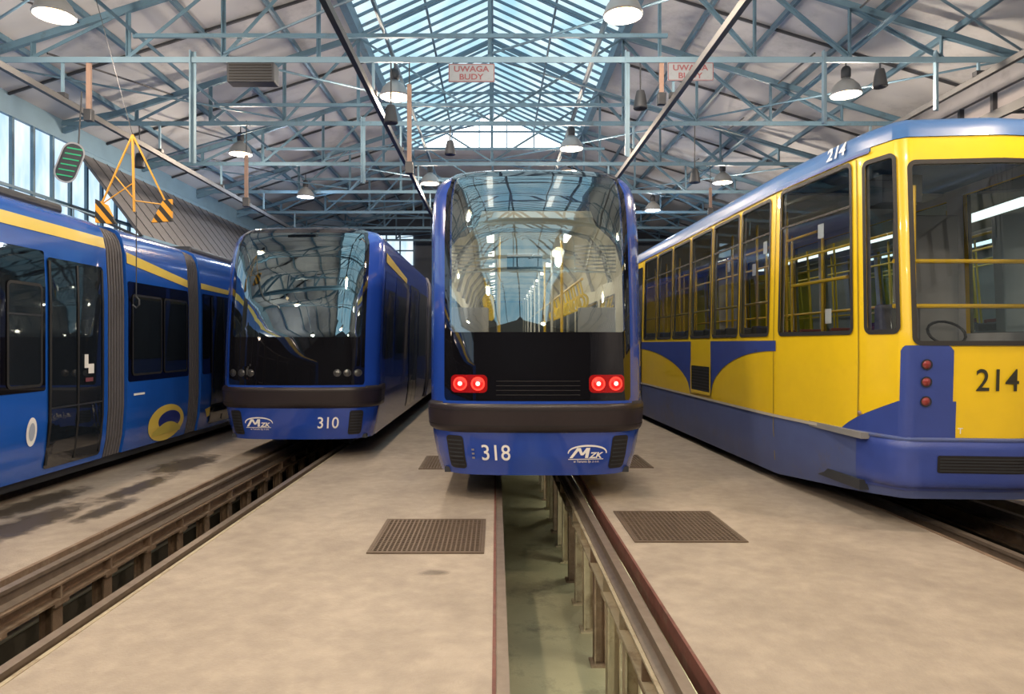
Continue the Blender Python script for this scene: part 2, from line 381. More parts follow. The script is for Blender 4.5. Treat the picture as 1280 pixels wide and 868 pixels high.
for x in (-7.5,-6.3,-5.1,-3.9,3.7,4.8,5.9,7.0):
    MB().box(x-.03,x+.03,Y0,Y1,roofz(x)-.11,roofz(x)-.02).build('purlin',truss_blue,ceil,world=True)
y=2.9
while y<Y1:
    b=MB(); b.bar((XL,y,roofz(XL)-.04),(-2.7,y,7.96),.04,.04); b.build('batten',dark_metal,ceil,world=True)
    b=MB(); b.bar((XR,y,roofz(XR)-.04),(2.5,y,7.96),.04,.04); b.build('batten',dark_metal,ceil,world=True); y+=3
s=MB()
s.extr([(-2.7,8.0),(-.1,9.2),(-.1,9.23),(-2.7,8.03)],Y0,22); s.extr([(-.1,9.2),(2.5,8.0),(2.5,8.03),(-.1,9.23)],Y0,22)
sky=s.build('window_1',sky_glass,kind='structure')
y=-1.8
while y<22:
    MB().bar((-2.7,y,7.96),(-.1,y,9.16),.035,.05).build('glazing_bar',truss_blue,sky,world=True)
    MB().bar((2.5,y,7.96),(-.1,y,9.16),.035,.05).build('glazing_bar',truss_blue,sky,world=True); y+=.40
for x,z in ((-1.4,8.57),(1.2,8.57)): MB().box(x-.02,x+.02,Y0,22,z-.09,z-.03).build('skylight_purlin',truss_blue,sky,world=True)
MB().box(-.14,-.06,Y0,22,9.04,9.14).build('ridge_beam',truss_blue,sky,world=True)
for x in (-2.7,2.5): MB().box(x-.07,x+.07,Y0,22,7.72,8.0).build('curb_beam',truss_blue,sky,world=True)
g=MB().add([(-2.7,22.02,8),(2.5,22.02,8),(-.1,22.02,9.2)],[(0,1,2)]).build('window_4',M('gable_glass',(.8,.9,1),.5,emit=(.88,.96,1),es=2.2),kind='structure')
for x in lin(-2.3,2.1,5): MB().bar((x,21.98,7.95),(x,21.98,roofz(x)),.035).build('glazing_bar',truss_blue,g,world=True)
w=MB().box(-5.4,-3.6,29.93,29.97,5.2,6.5).build('window_5',side_glass,kind='structure')
b=MB()
for x in (-5.4,-4.8,-4.2,-3.6): b.box(x-.03,x+.03,29.88,29.93,5.2,6.5)
b.box(-5.4,-3.6,29.88,29.93,5.8,5.86); b.build('window_frame',truss_blue,w,world=True)
TY=[1.4,4.4,7.4,10.4,13.4,16.4,19.4,22.4,25.4,28.4]
ordn=['almost directly over the camera','nearest overhead','second overhead','in front holding the two small warning signs','fourth from the camera','fifth from the camera','sixth from the camera','at the far end of the skylight','second from the far wall','closest to the far wall']
for k,y in enumerate(TY):
    t=thing('roof_truss','blue-grey steel roof truss spanning the hall, '+ordn[k],'roof truss',(0,y,6.1),0,'steel roof trusses')
    def P(b,name,m=truss_blue): b.build(name,m,t,world=True)
    P(MB().angle((XL,y,6.06),(XR,y,6.06),.08,.02),'bottom_chord',truss_pale if k==3 else truss_blue)
    P(MB().bar((-5.5,y-.05,6.42),(2.6,y-.05,6.42),.05,.06),'upper_tie')
    P(MB().bar((XL,y,roofz(XL)-.22),(-2.7,y,7.78),.07,.10),'top_chord'); P(MB().bar((XR,y,roofz(XR)-.2),(2.5,y,7.78),.07,.10),'top_chord')
    if k<8:
        P(MB().bar((-2.7,y,7.8),(-.1,y,9.0),.04,.06),'skylight_rafter'); P(MB().bar((2.5,y,7.8),(-.1,y,9.0),.04,.06),'skylight_rafter')
    xs=[-8.5,-7.05,-5.6,-4.15,-2.7]
    for sgn in (0,1):
        X=xs if sgn==0 else [8.2,6.8,5.4,3.95,2.5]
        for i in range(1,5):
            P(MB().angle((X[i],y,6.1),(X[i],y,roofz(X[i])-.22 if i<4 else 7.75),.05,.012),'vertical_strut')
            P(MB().angle((X[i-1],y,6.1),(X[i],y,roofz(X[i])-.25 if i<4 else 7.7),.05,.012),'diagonal_strut')
    P(MB().angle((-.1,y,6.1),(-.1,y,9.0 if k<8 else 7.9),.04,.012),'king_post')
    if k>3: P(MB().angle((-2.7,y,7.75),(-.1,y,6.12),.035,.012),'diagonal_strut'); P(MB().angle((2.5,y,7.75),(-.1,y,6.12),.035,.012),'diagonal_strut')
    P(MB().bar((-2.7,y,7.78),(2.5,y,7.78),.04,.045),'collar_tie')
for x,lab in ((-5.5,'left of tram 310'),(-1.7,'between trams 310 and 318'),(1.6,'above the right side of tram 318'),(5.72,'above the yellow tram 214')):
    b=MB(); b.angle((x,Y0,6.46),(x,29.9,6.46),.06,.015); b.build('lamp_beam',truss_blue,label='long thin steel beam carrying a row of lamps '+lab,cat='beam',group='lamp beams')
for k in range(2,9):
    ya,yb=TY[k]+.1,TY[min(k+1,9)]-.1
    for (xa,xb) in ((-8.3,-4.2),(-4.1,-.15),(-.05,3.85),(3.95,8.0)):
        t=(k+int(xa))%2
        MB().tube([(xa,ya if t else yb,6.14),(xb,yb if t else ya,6.14)],.018,6).build('bracing_rod',truss_blue,label='thin diagonal bracing rod in the roof steelwork',cat='bracing rod',group='diagonal bracing rods')
    for x in (-6.9,4.9):
        MB().tube([(x,ya,6.22),(x+.6,yb,roofz(x+.6)-.25)],.016,6).build('bracing_rod',dark_metal,label='thin diagonal bracing rod in the roof steelwork',cat='bracing rod',group='diagonal bracing rods')
def orail(x,z,lab,ya=2.6,m=rail_grey):
    t=thing('overhead_rail',lab,'overhead rail',(x,ya,z))
    b=MB(); b.extr([(-.035,0),(.035,0),(.045,.08),(.02,.10),(-.02,.10),(-.045,.08)],0,27-ya); b.build('rail_profile',m,t)
    for y in TY[1:9]:
        if y>ya: MB().box(-.018,.018,y-ya-.018,y-ya+.018,.10,6.07-z).build('hanger',truss_pale,t); MB().box(-.06,.06,y-ya-.05,y-ya+.05,.08,.15).build('insulator',dark_metal,t)
orail(-6.6,5.42,'long overhead rail above the blue tram at the left edge')
orail(-1.87,5.45,'dark overhead rail running between trams 310 and 318',m=dark_metal)
orail(2.7,5.42,'overhead rail running above the gap between tram 318 and tram 214')
orail(7.35,5.75,'overhead rail at the far right above tram 214')
t=thing('maintenance_walkway','narrow grey maintenance walkway with ladder-like rungs high at the right edge','walkway',(7.6,4,5.0))
for x in (-.35,.35): MB().box(x-.03,x+.03,0,20,0,.14).build('side_beam',rail_grey,t)
for i in range(40): MB().box(-.32,.32,i*.5+.2,i*.5+.25,.04,.08).build('rung',dark_metal,t)
for i in range(7): MB().box(.36,.62,i*3+.4,i*3+.46,.03,.09).build('wall_bracket',dark_metal,t)
for x,y,z0,lab in ((-4.6,10.4,4.5,'blue steel drop post hanging above tram 310'),(2.0,10.4,4.6,'blue steel drop post hanging right of the skylight'),(5.0,10.4,5.1,'blue steel drop post above the middle of tram 214'),(6.7,10.4,5.3,'blue steel drop post at the upper right corner'),(-2.6,13.4,4.9,'blue steel drop post left of the skylight, further back')):
    MB().angle((x,y-.04,z0),(x,y-.04,6.2),.07,.016).build('drop_post',truss_pale,label=lab,cat='post')
def lamp(x,y,lab,w=False,en=300,z=5.85):
    t=thing('pendant_lamp',lab,'lamp',(x,y,z),0,'bell-shaped pendant lamps')
    MB().lathe([(.235,-.02),(.25,0),(.235,.03),(.20,.12),(.13,.20),(.075,.235),(.06,.26)],(0,0,0),28).build('shade',shade_out,t,smooth=True)
    MB().lathe([(.06,.26),(.075,.28),(.075,.40),(.055,.44),(.02,.46)],(0,0,0),16,True).build('ballast_housing',dark_metal,t,smooth=True)
    MB().tube([(0,0,.45),(0,0,.62)],.012,6).build('hook',dark_metal,t)
    MB().lathe([(.01,-.05),(.07,-.03),(.095,.03),(.08,.10),(.04,.17),(.01,.18)],(0,0,0),16).build('bulb',bulb_w if w else bulb_m,t,smooth=True)
    l=bpy.data.lights.new('lamp_light','POINT'); l.energy=en; l.color=(.8,.9,1) if w else (1,.79,.58); l.shadow_soft_size=.12
    o=bpy.data.objects.new('lamp_light',l); C.objects.link(o); o.parent=t; o.location=(0,0,-.18)
for x,y,lab in ((-5.5,8.5,'pendant lamp at the top left corner of the picture'),(-5.5,14.7,'pendant lamp above the left shoulder of tram 310'),
  (1.58,8.5,'pendant lamp at the top edge just right of the skylight'),(1.58,14.3,'pendant lamp just above the right shoulder of tram 318'),
  (-1.68,11.3,'pendant lamp left of the small warning sign under the skylight'),(-1.68,17.4,'small far pendant lamp left of tram 318 roof'),
  (5.74,11.2,'large pendant lamp above the roof of tram 214'),(5.74,17.3,'pendant lamp low over the far end of the tram 214 roof'),
  (1.58,20.4,'tiny distant pendant lamp hidden above tram 318')):
    lamp(x,y,lab)
lamp(-5.3,19.0,'small cool white pendant lamp far behind tram 310',True,150)
lamp(4.8,20.9,'small cool white pendant lamp far behind tram 214',True,150)
for x,y in ((-5.5,2.5),(1.58,2.5),(-1.68,5.3),(5.74,5.2),(-1.68,-.8),(5.74,-.8),(1.58,-4.5),(-5.5,-3.5)):  # unseen lamps added for more light on floor and tram fronts
    lamp(x,y,'unseen pendant lamp added overhead outside the picture to light the hall',en=430)
def sign(x,y,z,lab):
    t=thing('warning_sign',lab,'sign',(x,y,z),0,'hanging warning signs')
    MB().box(-.35,.35,-.01,.01,-.14,.14).build('sign_panel',sign_m,t,bevel=.004)
    S=lambda u,v: V((u,-.01,v))
    b=MB(); A=rr(-.345,.345,-.135,.135,.02); B=rr(-.335,.335,-.125,.125,.015); b.ring(S,A,B,.002,1); b.build('sign_border',red_text,t)
    text(S,'UWAGA',0,.06,.085,.003,red_text,'lettering',t,fat=.03,wide=1.15); text(S,'BUDY',0,-.06,.085,.003,red_text,'lettering',t,fat=.03,wide=1.15)
    for s in (-.28,.28): MB().tube([(s,0,.13),(s,0,6.1-z)],.008,6).build('hanger',dark_metal,t)
sign(-.37,10.36,5.86,'small faded sign with red lettering hanging under the skylight')
sign(2.95,10.36,5.88,'small faded sign with red lettering hanging right of the skylight')
t=thing('heater_box','dark louvred box hanging from the truss upper left','heater',(-3.7,10.4,5.7))
MB().box(-.36,.36,-.12,.12,0,.3).build('housing',dark_metal,t,bevel=.02)
b=MB()
for i in range(6): b.box(-.32,.32,-.135,-.12,.03+i*.043,.045+i*.043)
b.build('louvres',grille_m,t)
for s in (-.3,.3): MB().box(s-.01,s+.01,-.01,.01,.3,.42).build('bracket',dark_metal,t)
for x,y,z,lab in ((2.2,10.4,5.42,'dark floodlight on the drop arm beside the right warning sign'),(-1.6,10.4,5.2,'dark floodlight beside the left end of the skylight rail'),(5.85,10.4,5.75,'small black cone speaker hanging above tram 214'),(-7.0,13.4,5.3,'dark floodlight above the far end of the left blue tram'),(3.9,13.4,5.0,'dark floodlight hanging between trams 318 and 214'),(-.9,13.4,5.55,'small dark floodlight hanging under the middle of the skylight')):
    t=thing('floodlight',lab,'floodlight',(x,y,z))
    MB().lathe([(.02,.2),(.06,.18),(.08,.1),(.11,-.08),(.10,-.09),(.01,-.06)],(0,0,0),16).build('housing',dark_metal,t,smooth=True)
    MB().tube([(0,0,.18),(0,0,6.12-z)],.012,6).build('stem',dark_metal,t)
for x,y,z0,z1,lab in ((-6.2,10.4,5.2,6.12,'dull pink conduit drop in the top left corner'),(-4.9,13.4,4.5,5.45,'dull pink conduit drop above tram 310'),(-1.32,10.4,4.4,5.7,'dull pink conduit drop left of tram 318 roof'),(2.52,10.4,5.45,6.12,'dull pink conduit drop right of the skylight'),(5.15,16.4,4.9,5.5,'short dull pink conduit drop above the middle of tram 214')):
    t=thing('conduit_drop',lab,'conduit',(x,y,z0))
    MB().box(-.032,.032,-.025,.025,.12,z1-z0).build('conduit',salmon,t)
    MB().box(-.06,.06,-.05,.05,-.06,.12).build('junction_box',dark_metal,t,bevel=.01)
    if z1<6: MB().tube([(0,0,z1-z0),(0,0,6.13-z0)],.01,6).build('cable',dark_metal,t)
t=thing('signal_panel','tilted green striped oval panel hanging above the left blue tram','signal',(-6.35,10.2,4.45)); t.rotation_euler=(0,math.radians(22),0)
S=lambda u,v: V((u,-.03,v))
b=MB(); b.disc(S,rr(-.17,.17,-.3,.3,.15),.0,4); b.build('face',dark_metal,t)
b=MB()
for i in range(6):
    v=-.22+i*.085; b.disc(S,dens([(-.12,v-.02),(.12,v+.03),(.12,v+.05),(-.12,v+.0)],1),.006,1)
b.build('green_stripes',green_glow,t)
MB().ring(S,rr(-.18,.18,-.31,.31,.16),rr(-.155,.155,-.285,.285,.14),.01,2).build('rim',alu,t)
MB().tube([(0,0,.3),(-.25,0,1.05)],.012,6).build('hanger',dark_metal,t)
t=thing('slanted_screen','straight sloping grey mesh screen below the far left windows','screen',(-7.6,13.6,3.9))
b=MB(); b.extr([(-.75,1.72),(.55,.0),(.52,-.03),(-.78,1.69)],0,13); b.build('screen_sheet',mesh_m,t)
for i in range(27): MB().tube([(-.75,i*.5,1.73),(.56,i*.5,0.0)],.008,5).build('screen_rib',dark_metal,t)
MB().box(.5,.58,0,13,-.06,.02).build('edge_rail',truss_pale,t); MB().box(-.80,-.72,0,13,1.68,1.76).build('edge_rail',truss_pale,t)
for i in range(4): MB().bar((-.88,i*4.2,.6),(.5,i*4.2,-.03),.05).build('bracket',dark_metal,t)
t=thing('access_gallery','steel access gallery with pale railing below the sloping mesh screen','gallery',(-7.75,11.5,3.48))
MB().box(-.75,.2,0,17,-.06,0).build('deck',dark_metal,t)
for i in range(23): MB().box(.16,.18,i*.75-.012,i*.75+.012,0,.7).build('railing_post',truss_pale,t)
for z in (.23,.46,.7): MB().box(.16,.18,0,16.6,z-.012,z+.01).build('railing_bar',truss_pale,t)
for i in range(5): MB().bar((-.76,i*3.4,-.8),(0,i*3.4,-.06),.05).build('bracket',dark_metal,t)

t=thing('lifting_frame','thin orange A-shaped lifting frame with hazard-striped end plates above the left blue tram','lifting frame',(-4.95,9.3,3.4))
MB().tube([(0,0,1.2),(-.44,0,.22)],.013,8).build('leg',orange_tube,t); MB().tube([(0,0,1.2),(.48,0,.22)],.013,8).build('leg',orange_tube,t)
MB().tube([(0,0,1.2),(.02,0,.15)],.018,8).build('centre_pole',orange_tube,t)
MB().tube([(-.24,0,.64),(.04,0,.30),(.46,0,.24)],.009,8).build('cross_bar',orange_tube,t); MB().tube([(-.44,0,.24),(.02,0,.55)],.009,8).build('cross_bar',orange_tube,t)
for pts in ([(-.50,.0),(-.22,-.02),(-.34,.24),(-.50,.32)],[(.26,.0),(.54,.02),(.54,.32),(.42,.30)]):
    MB().add([(a,-.02,b) for a,b in pts]+[(a,.02,b) for a,b in pts],[(0,1,2,3),(7,6,5,4),(0,4,5,1),(1,5,6,2),(2,6,7,3),(3,7,4,0)]).build('end_plate',haz,t)
MB().tube([(0,0,1.2),(-.5,0,3.05)],.005,6).build('suspension_cable',dark_metal,t)
MB().tube([(.05,0,.15),(.05,0,-1.0)],.008,6).build('chain',dark_metal,t)
MB().tube([(.05,0,-1.0),(.09,0,-1.05),(.09,0,-1.12),(.05,0,-1.16),(.0,0,-1.12)],.012,8).build('hook',dark_metal,t)

# ---------------------------------------------------------------- modern blue trams
Wz=interp([(.3,1.09),(.5,1.14),(.75,1.18),(1.0,1.2),(2.4,1.21),(2.9,1.22),(3.3,1.215),(3.48,1.19),(3.58,1.15),(3.66,1.06),(3.7,.94)])
Rz=interp([(.3,.10),(.5,.05),(.78,.02),(1.1,.0),(1.5,.02),(1.9,.06),(2.4,.14),(2.9,.25),(3.2,.34),(3.4,.42),(3.55,.52),(3.64,.64),(3.7,.85)])
def modern(cx,y0,L,label,number,rear,hs):
    def Sm(t,z):
        a=abs(t); s=1 if t>=0 else -1
        Z=z if z<1.6 else 1.6+(z-1.6)*hs
        if a<=1: return V((Wz(z)*t,Rz(z)+.10*a*a+.32*a**8,Z))
        return V((s*Wz(z),Rz(z)+.42+(a-1)*1.2,Z))
    TOP=1.6+2.1*hs
    root=thing('tram',label,'tram',(cx,y0,0),0)
    K=1+(L-.44)/1.2
    us=[-K,-K*.6,-K*.3,-1.6,-1.2]+lin(-1,1,48)+[1.2,1.6,K*.3,K*.6,K]
    vs=[.3+.05*i for i in range(69)]
    hole=(-.792,.792,1.149,3.651)
    b=MB(); b.grid(Sm,us,vs,0,[hole])
    rf=[Sm(u,3.7) for u in us if -1.2<=u<=1.2]
    c0=len(b.v); b.v+=[V((p.x,p.y,p.z)) for p in rf]+[V((p.x,L+.7,p.z)) for p in rf]
    m=len(rf)
    for i in range(m-1): b.f.append((c0+i,c0+i+1,c0+m+i+1,c0+m+i))
    prof=[(Wz(v),Sm(0,v).z) for v in vs]
    c0=len(b.v); b.v+=[V((-x,L+Rz(v),v)) for x,v in prof]+[V((x,L+Rz(v),v)) for x,v in prof]
    k=len(prof)
    for i in range(k-1): b.f.append((c0+i,c0+i+1,c0+k+i+1,c0+k+i))
    b.build('body',blue,root,smooth=True)
    uc=lin(-.87,.87,30); cw=MB(); cw.grid(Sm,uc,[3.60,3.64,3.67,3.7],.010)
    e0=[so(Sm,u,3.7,.010) for u in uc]; n_=len(uc); c0=len(cw.v)
    cw.v+=e0+[V((p.x,1.9,p.z+.012)) for p in e0]
    for i in range(n_-1): cw.f.append((c0+i,c0+i+1,c0+n_+i+1,c0+n_+i))
    cw.build('roof_cowl',black,root,smooth=True)
    MB().box(-1.04,1.04,.3,L-.1,.3,.36).build('underframe',dark_metal,root)
    A=rr(-.855,.855,1.10,3.66,.08,.83); B=rr(-.805,.805,1.86,3.56,.05,.83)
    MB().ring(Sm,A,B,.010,10).build('screen_surround',black,root,smooth=True)
    MB().disc(Sm,B,.008,14).build('windscreen',g_clear if rear else g_dark,root,smooth=True)
    MB().box(-.93,.93,.30,.33,1.12,1.84).build('panel_backing',grille_m,root)
    if rear:
        for s in (-1,1):
            P=[(s*.795,2.85),(s*.795,3.50),(s*.52,3.50),(s*.50,3.2),(s*.55,3.0),(s*.66,2.88)]
            P=dens(P if s>0 else P[::-1],5); MB().disc(Sm,P,-.012,5).build('corner_cover',grille_m,root)
    for s in (-1,1):
        if rear:
            h=MB().disc(Sm,rr(*(sorted((s*.46,s*.79))),1.215,1.41,.05,.83),.014,5).build('tail_light',redlens,root,smooth=True)
            for q in (.545,.705):
                MB().ring(Sm,ell(s*q,1.313,.062,.075),ell(s*q,1.313,.046,.056),.020,1).build('lamp_ring',redring,h)
                MB().disc(Sm,ell(s*q,1.313,.046,.056),.017,4,.010).build('lamp',redglow,h,smooth=True)
                MB().disc(Sm,ell(s*q,1.313,.020,.024,12),.028,2,.004).build('lamp_core',whiteglow,h,smooth=True)
        else:
            h=MB().disc(Sm,rr(*(sorted((s*.42,s*.82))),1.215,1.41,.05,.83),.014,5).build('head_light',black,root,smooth=True)
            for q in (.54,.66,.78):
                MB().ring(Sm,ell(s*q,1.31,.046,.055),ell(s*q,1.31,.038,.046),.020,1).build('lamp_ring',dark_metal,h)
                MB().disc(Sm,ell(s*q,1.31,.036,.044),.016,3,.01).build('lens',unlit,h,smooth=True)
        gu=sorted((s*.70,s*.86))
        gr=MB().disc(Sm,rr(gu[0],gu[1],.37,.74,.04,.83),.006,4).build('lower_grille',grille_m,root)
        b=MB()
        for i in range(7): b.grid(Sm,lin(gu[0]+.015,gu[1]-.015,3),[.41+i*.045,.425+i*.045],.014)
        b.build('grille_slats',dark_metal,gr)
    if rear:
        b=MB()
        for i in range(4): b.grid(Sm,lin(-.38,.38,14),[1.19+i*.05,1.196+i*.05],.012)
        b.build('panel_vent',grille_m,root)
    MB().grid(Sm,lin(-.86,.86,24),lin(1.085,1.125,2),.022).build('panel_lip',blue,root,smooth=True)
    tt=[-1.5,-1.3,-1.15]+lin(-1.04,1.04,30)+[1.15,1.3,1.5]
    def ob(u,v):
        q=max(0,1-abs((v-.945)/.165)**8); e=1 if abs(u)<1 else max(.15,1-(abs(u)-1)*2)
        return .005+.042*q*e
    MB().grid(Sm,tt,lin(.78,1.11,16),ob).build('bumper',bumper_m,root,smooth=True)
    for z in (.86,1.03): MB().grid(Sm,tt,[z-.005,z+.005],lambda u,v:ob(u,v)+.004).build('bumper_groove',rubber,root)
    text(Sm,number,-.40 if rear else .44,.56,.17,.012,white,'fleet_number',root,usc=.83,fat=.01,wide=.95)
    lc=.47 if rear else -.47
    b=MB()
    def stroke(p,q,w0,w1):
        (a,c_),(d_,e_)=p,q
        b.add([so(Sm,lc+a-w0/2,c_,.013),so(Sm,lc+a+w0/2,c_,.013),so(Sm,lc+d_+w1/2,e_,.013),so(Sm,lc+d_-w1/2,e_,.013)],[(0,1,2,3)])
    stroke((-.155,.500),(-.085,.612),.030,.036); stroke((-.050,.530),(-.085,.612),.024,.036)
    stroke((-.050,.530),(.005,.612),.024,.036); stroke((-.005,.500),(.005,.612),.030,.036)
    b.build('logo_lettering',white,root)
    text(Sm,'ZK',lc+.085,.530,.060,.012,white,'logo_lettering',root,shear=.25,usc=.83,fat=.05,wide=1.25)
    b=MB()
    aa=lin(.05,PI-.05,18); out=[(lc+.19*math.cos(a),.540+.105*math.sin(a)**.7) for a in aa]; inn=[(lc+.180*math.cos(a),.537+.088*math.sin(a)**.7) for a in aa]
    b.add([so(Sm,u,v,.012) for u,v in out+inn],[(i,i+1,19+i+1,19+i) for i in range(18)])
    b.grid(Sm,lin(lc-.18,lc+.16,6),[.483,.492],.012); b.build('logo_arc',white,root)
    text(Sm,'w Toruniu Sp. z o.o.',lc,.458,.026,.012,white,'logo_small_lettering',root,usc=.83)
    if rear:
        b=MB()
        for i in range(3): b.grid(Sm,[-.63,-.605],[.49+i*.045,.51+i*.045],.012)
        b.build('vent_slots',alu,root)
    def ty(y): return 1+(y-.42)/1.2
    for s in (-1,1):
        def rng(a,b): return sorted((s*ty(a),s*ty(b)))
        a,b_=rng(.75,1.85); MB().disc(Sm,rr(a,b_,1.5,3.0,.08,.83),.006,5).build('cab_side_window',darkglass,root)
        y=2.0; k=0
        while y<L-1.8:
            if k%3==1:
                a,b_=rng(y,y+1.5); d=MB().disc(Sm,rr(a,b_,.42,3.05,.06,.83),.008,8).build('door',darkglass,root)
                for yy in (y+.05,y+.75,y+1.45): a,b_=rng(yy-.015,yy+.015); MB().grid(Sm,[a,b_],lin(.45,3.0,6),.016).build('door_edge',rubber,d)
                y+=1.7
            else:
                a,b_=rng(y,y+1.9); MB().disc(Sm,rr(a,b_,1.45,3.02,.06,.83),.006,8).build('side_window',darkglass,root); y+=2.05
            k+=1
            if k in (3,6):
                a,b_=rng(y-.05,y+.45); bl=MB(); us2=lin(a,b_,24); bl.grid(Sm,us2,lin(.35,3.6,20),lambda u,v,us2=us2:.012+.02*(us2.index(u)%2)); bl.build('bellows',bellows_m,root); y+=.6
        a=dens([(s*ty(.75),3.15),(s*ty(.75),3.32),(s*ty(3.4),3.12),(s*ty(3.4),3.02)],5)
        if s<0: a=a[::-1]
        MB().disc(Sm,a,.008,3).build('yellow_stripe',yel_lines,root)
    for y in (2.2,L-3):
        MB().box(-.7,.7,y-.9,y+.9,.12,.32).build('bogie',dark_metal,root,bevel=.03)
        for s in (-.47,.47):
            for q in (-.6,.6):
                w=MB(); w.lathe([(.02,-.05),(.28,-.05),(.29,.05),(.02,.05)],(0,0,0),24); w.v=[V((s+v.z,y+q+v.x,.30+v.y)) for v in w.v]; w.build('wheel',dark_metal,root)
    for y in (3.0,6.5,10.5):
        if y+2<L: MB().box(-.8,.8,y,y+1.8,TOP,TOP+.2).build('roof_unit',dark_metal,root,bevel=.04)
    P=[(-1.08,.42),(-1.08,2.6),(-.98,2.95),(-.78,3.2),(-.4,3.3),(.4,3.3),(.78,3.2),(.98,2.95),(1.08,2.6),(1.08,.42)]
    lin_m=cream_in if rear else grey_in
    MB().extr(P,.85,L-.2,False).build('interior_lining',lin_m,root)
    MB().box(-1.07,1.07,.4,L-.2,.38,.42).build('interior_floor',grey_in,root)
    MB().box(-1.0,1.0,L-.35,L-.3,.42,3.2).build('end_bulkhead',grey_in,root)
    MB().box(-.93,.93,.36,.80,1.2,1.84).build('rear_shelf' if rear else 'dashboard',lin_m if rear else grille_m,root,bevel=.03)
    MB().box(-1.0,1.0,.75,1.3,3.26,3.34).build('ceiling_panel',lin_m,root)
    if rear:
        MB().box(-.30,.22,2.6,2.66,2.85,3.08).build('information_display',black,root)
        for s in (-1,1):
            MB().box(min(s*.55,s*1.02),max(s*.55,s*1.02),1.0,1.04,1.3,2.2).build('seat_back',light_grey_in,root,bevel=.02)
    for s in (-1,1):
        y=1.4
        while y<L-2:
            MB().box(min(s*1.06,s*1.075),max(s*1.06,s*1.075),y,y+1.2,1.35,2.4).build('inner_window',darkglass,root,bevel=.005)
            y+=1.5
        if rear:
            y=1.8
            while y<L-2: MB().box(s*.55-.06,s*.55+.06,y,y+.9,3.25,3.27).build('ceiling_light',light_in,root); y+=1.6
            MB().tube([(s*.60,y,2.55) for y in lin(1.0,L-1,4)],.018,8).build('handrail',yel_tube,root)
            b=MB()
            for i in range(8): b.box(min(s*.5,s*1.0),max(s*.5,s*1.0),.9,.93,2.62+i*.045,2.637+i*.045)
            b.build('louvre_panel',hand_white,root)
            i=0; y=1.2
            while y<6.0:
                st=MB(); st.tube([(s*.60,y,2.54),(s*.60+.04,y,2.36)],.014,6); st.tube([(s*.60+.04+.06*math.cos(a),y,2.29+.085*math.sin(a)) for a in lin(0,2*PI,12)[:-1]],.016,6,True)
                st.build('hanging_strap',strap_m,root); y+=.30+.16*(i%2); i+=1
            y=1.7
            while y<L-2:
                MB().tube([(s*.42,y,.42),(s*.42,y,3.28)],.020,8).build('grab_pole',yel_tube if int(y)%3==1 else hand_white,root)
                sb=MB(); sb.box(min(s*.62,s*1.04),max(s*.62,s*1.04),y+.1,y+.5,.85,.93); sb.box(min(s*.62,s*1.04),max(s*.62,s*1.04),y+.45,y+.52,.9,1.7); sb.build('passenger_seat',seat_m,root,bevel=.03)
                y+=1.6
    if rear:
        y=1.6
        while y<L-1:
            ar=MB(); ar.tube([(x*.97,y,z*.985) for x,z in P[1:-1]],.03,6); ar.build('interior_arch',light_grey_in,root); y+=1.6
        l=bpy.data.lights.new('saloon_fill','AREA'); l.shape='RECTANGLE'; l.size=.6; l.size_y=10; l.energy=95; l.color=(1,.92,.74)
        o=bpy.data.objects.new('saloon_fill',l); C.objects.link(o); o.parent=root; o.location=(0,6.3,3.2)
    else:
        MB().box(-.4,.1,1.3,1.4,1.2,2.2).build('driver_seat',seat_m,root,bevel=.05)
        MB().box(-.05,.45,.82,.88,2.75,3.05).build('destination_display',grey_in,root)
        MB().box(-.95,.95,1.9,1.95,.42,3.2).build('cab_partition',dark_metal,root)
        MB().lathe([(.01,-.03),(.03,0),(.01,.03)],(-.4,1.0,2.5),10).build('cab_lamp',bulb_m,root)
    return root
modern(.46,7.42,17,'blue tram 318 with two pairs of lit red tail lights, in the centre','318',True,1.07)
modern(-3.04,10.25,17,'blue tram 310 with unlit dark windscreen, left of tram 318','310',False,.97)

# ---------------------------------------------------------------- long blue tram at left
cxl=-6.3
root=thing('tram','long blue articulated tram with yellow stripe and grey bellows at the left edge','tram',(cxl,1.0,0),0)
W2=interp([(.25,1.12),(.5,1.17),(.9,1.2),(2.4,1.2),(3.0,1.17),(3.2,1.13),(3.3,1.07),(3.36,.95),(3.4,.75)])
def SL(y,z): return V((W2(z),y-1.0,z))
prof=[(W2(z),z) for z in [.25,.35,.5,.7,.9,1.5,2.4,2.7,3.0,3.1,3.2,3.25,3.3,3.33,3.36,3.38,3.4]]
full=prof+[(-x,z) for x,z in reversed(prof)]
for a,b_ in ((-6.0,8.97),(9.44,11.33),(11.8,16.5),(17.1,19.5)):
    MB().extr(full,a-1,b_-1).build('body_section',blue_left,root,smooth=True)
for a,b_ in ((8.97,9.44),(11.33,11.8),(16.5,17.1)):
    b=MB(); n=14; ys=lin(a,b_,n)
    for i in range(n):
        k=.94 if i%2 else .98
        b.extr([(x*k,z if z<3.2 else z*.99) for x,z in full],ys[i]-1,ys[i+1]-1)
    b.build('bellows',bellows_m,root)
def patch(name,m,pts,o=.006,parent=root,st=5,k=4): return MB().disc(SL,dens(pts,k),o,st).build(name,m,parent)
def pr(name,m,a,b_,z0,z1,r=.05,o=.006,parent=root): return MB().disc(SL,rr(a,b_,z0,z1,r),o,8).build(name,m,parent)
pr('window_band',black,-4,7.72,1.22,2.8,.03)
for a,b_ in ((-3,-1),(-.8,1.2),(1.4,2.9),(3.0,4.4),(4.5,5.7),(5.78,7.0),(7.1,7.66)):
    w=MB().disc(SL,rr(a,b_,1.27,2.42,.06),.012,8).build('side_window',darkglass,root)
    MB().ring(SL,rr(a,b_,1.27,2.42,.06),rr(a+.03,b_-.03,1.30,2.39,.04),.015,1).build('window_rubber',rubber,w)
    MB().grid(SL,[a,b_],[2.06,2.08],.016).build('transom',dark_metal,w)
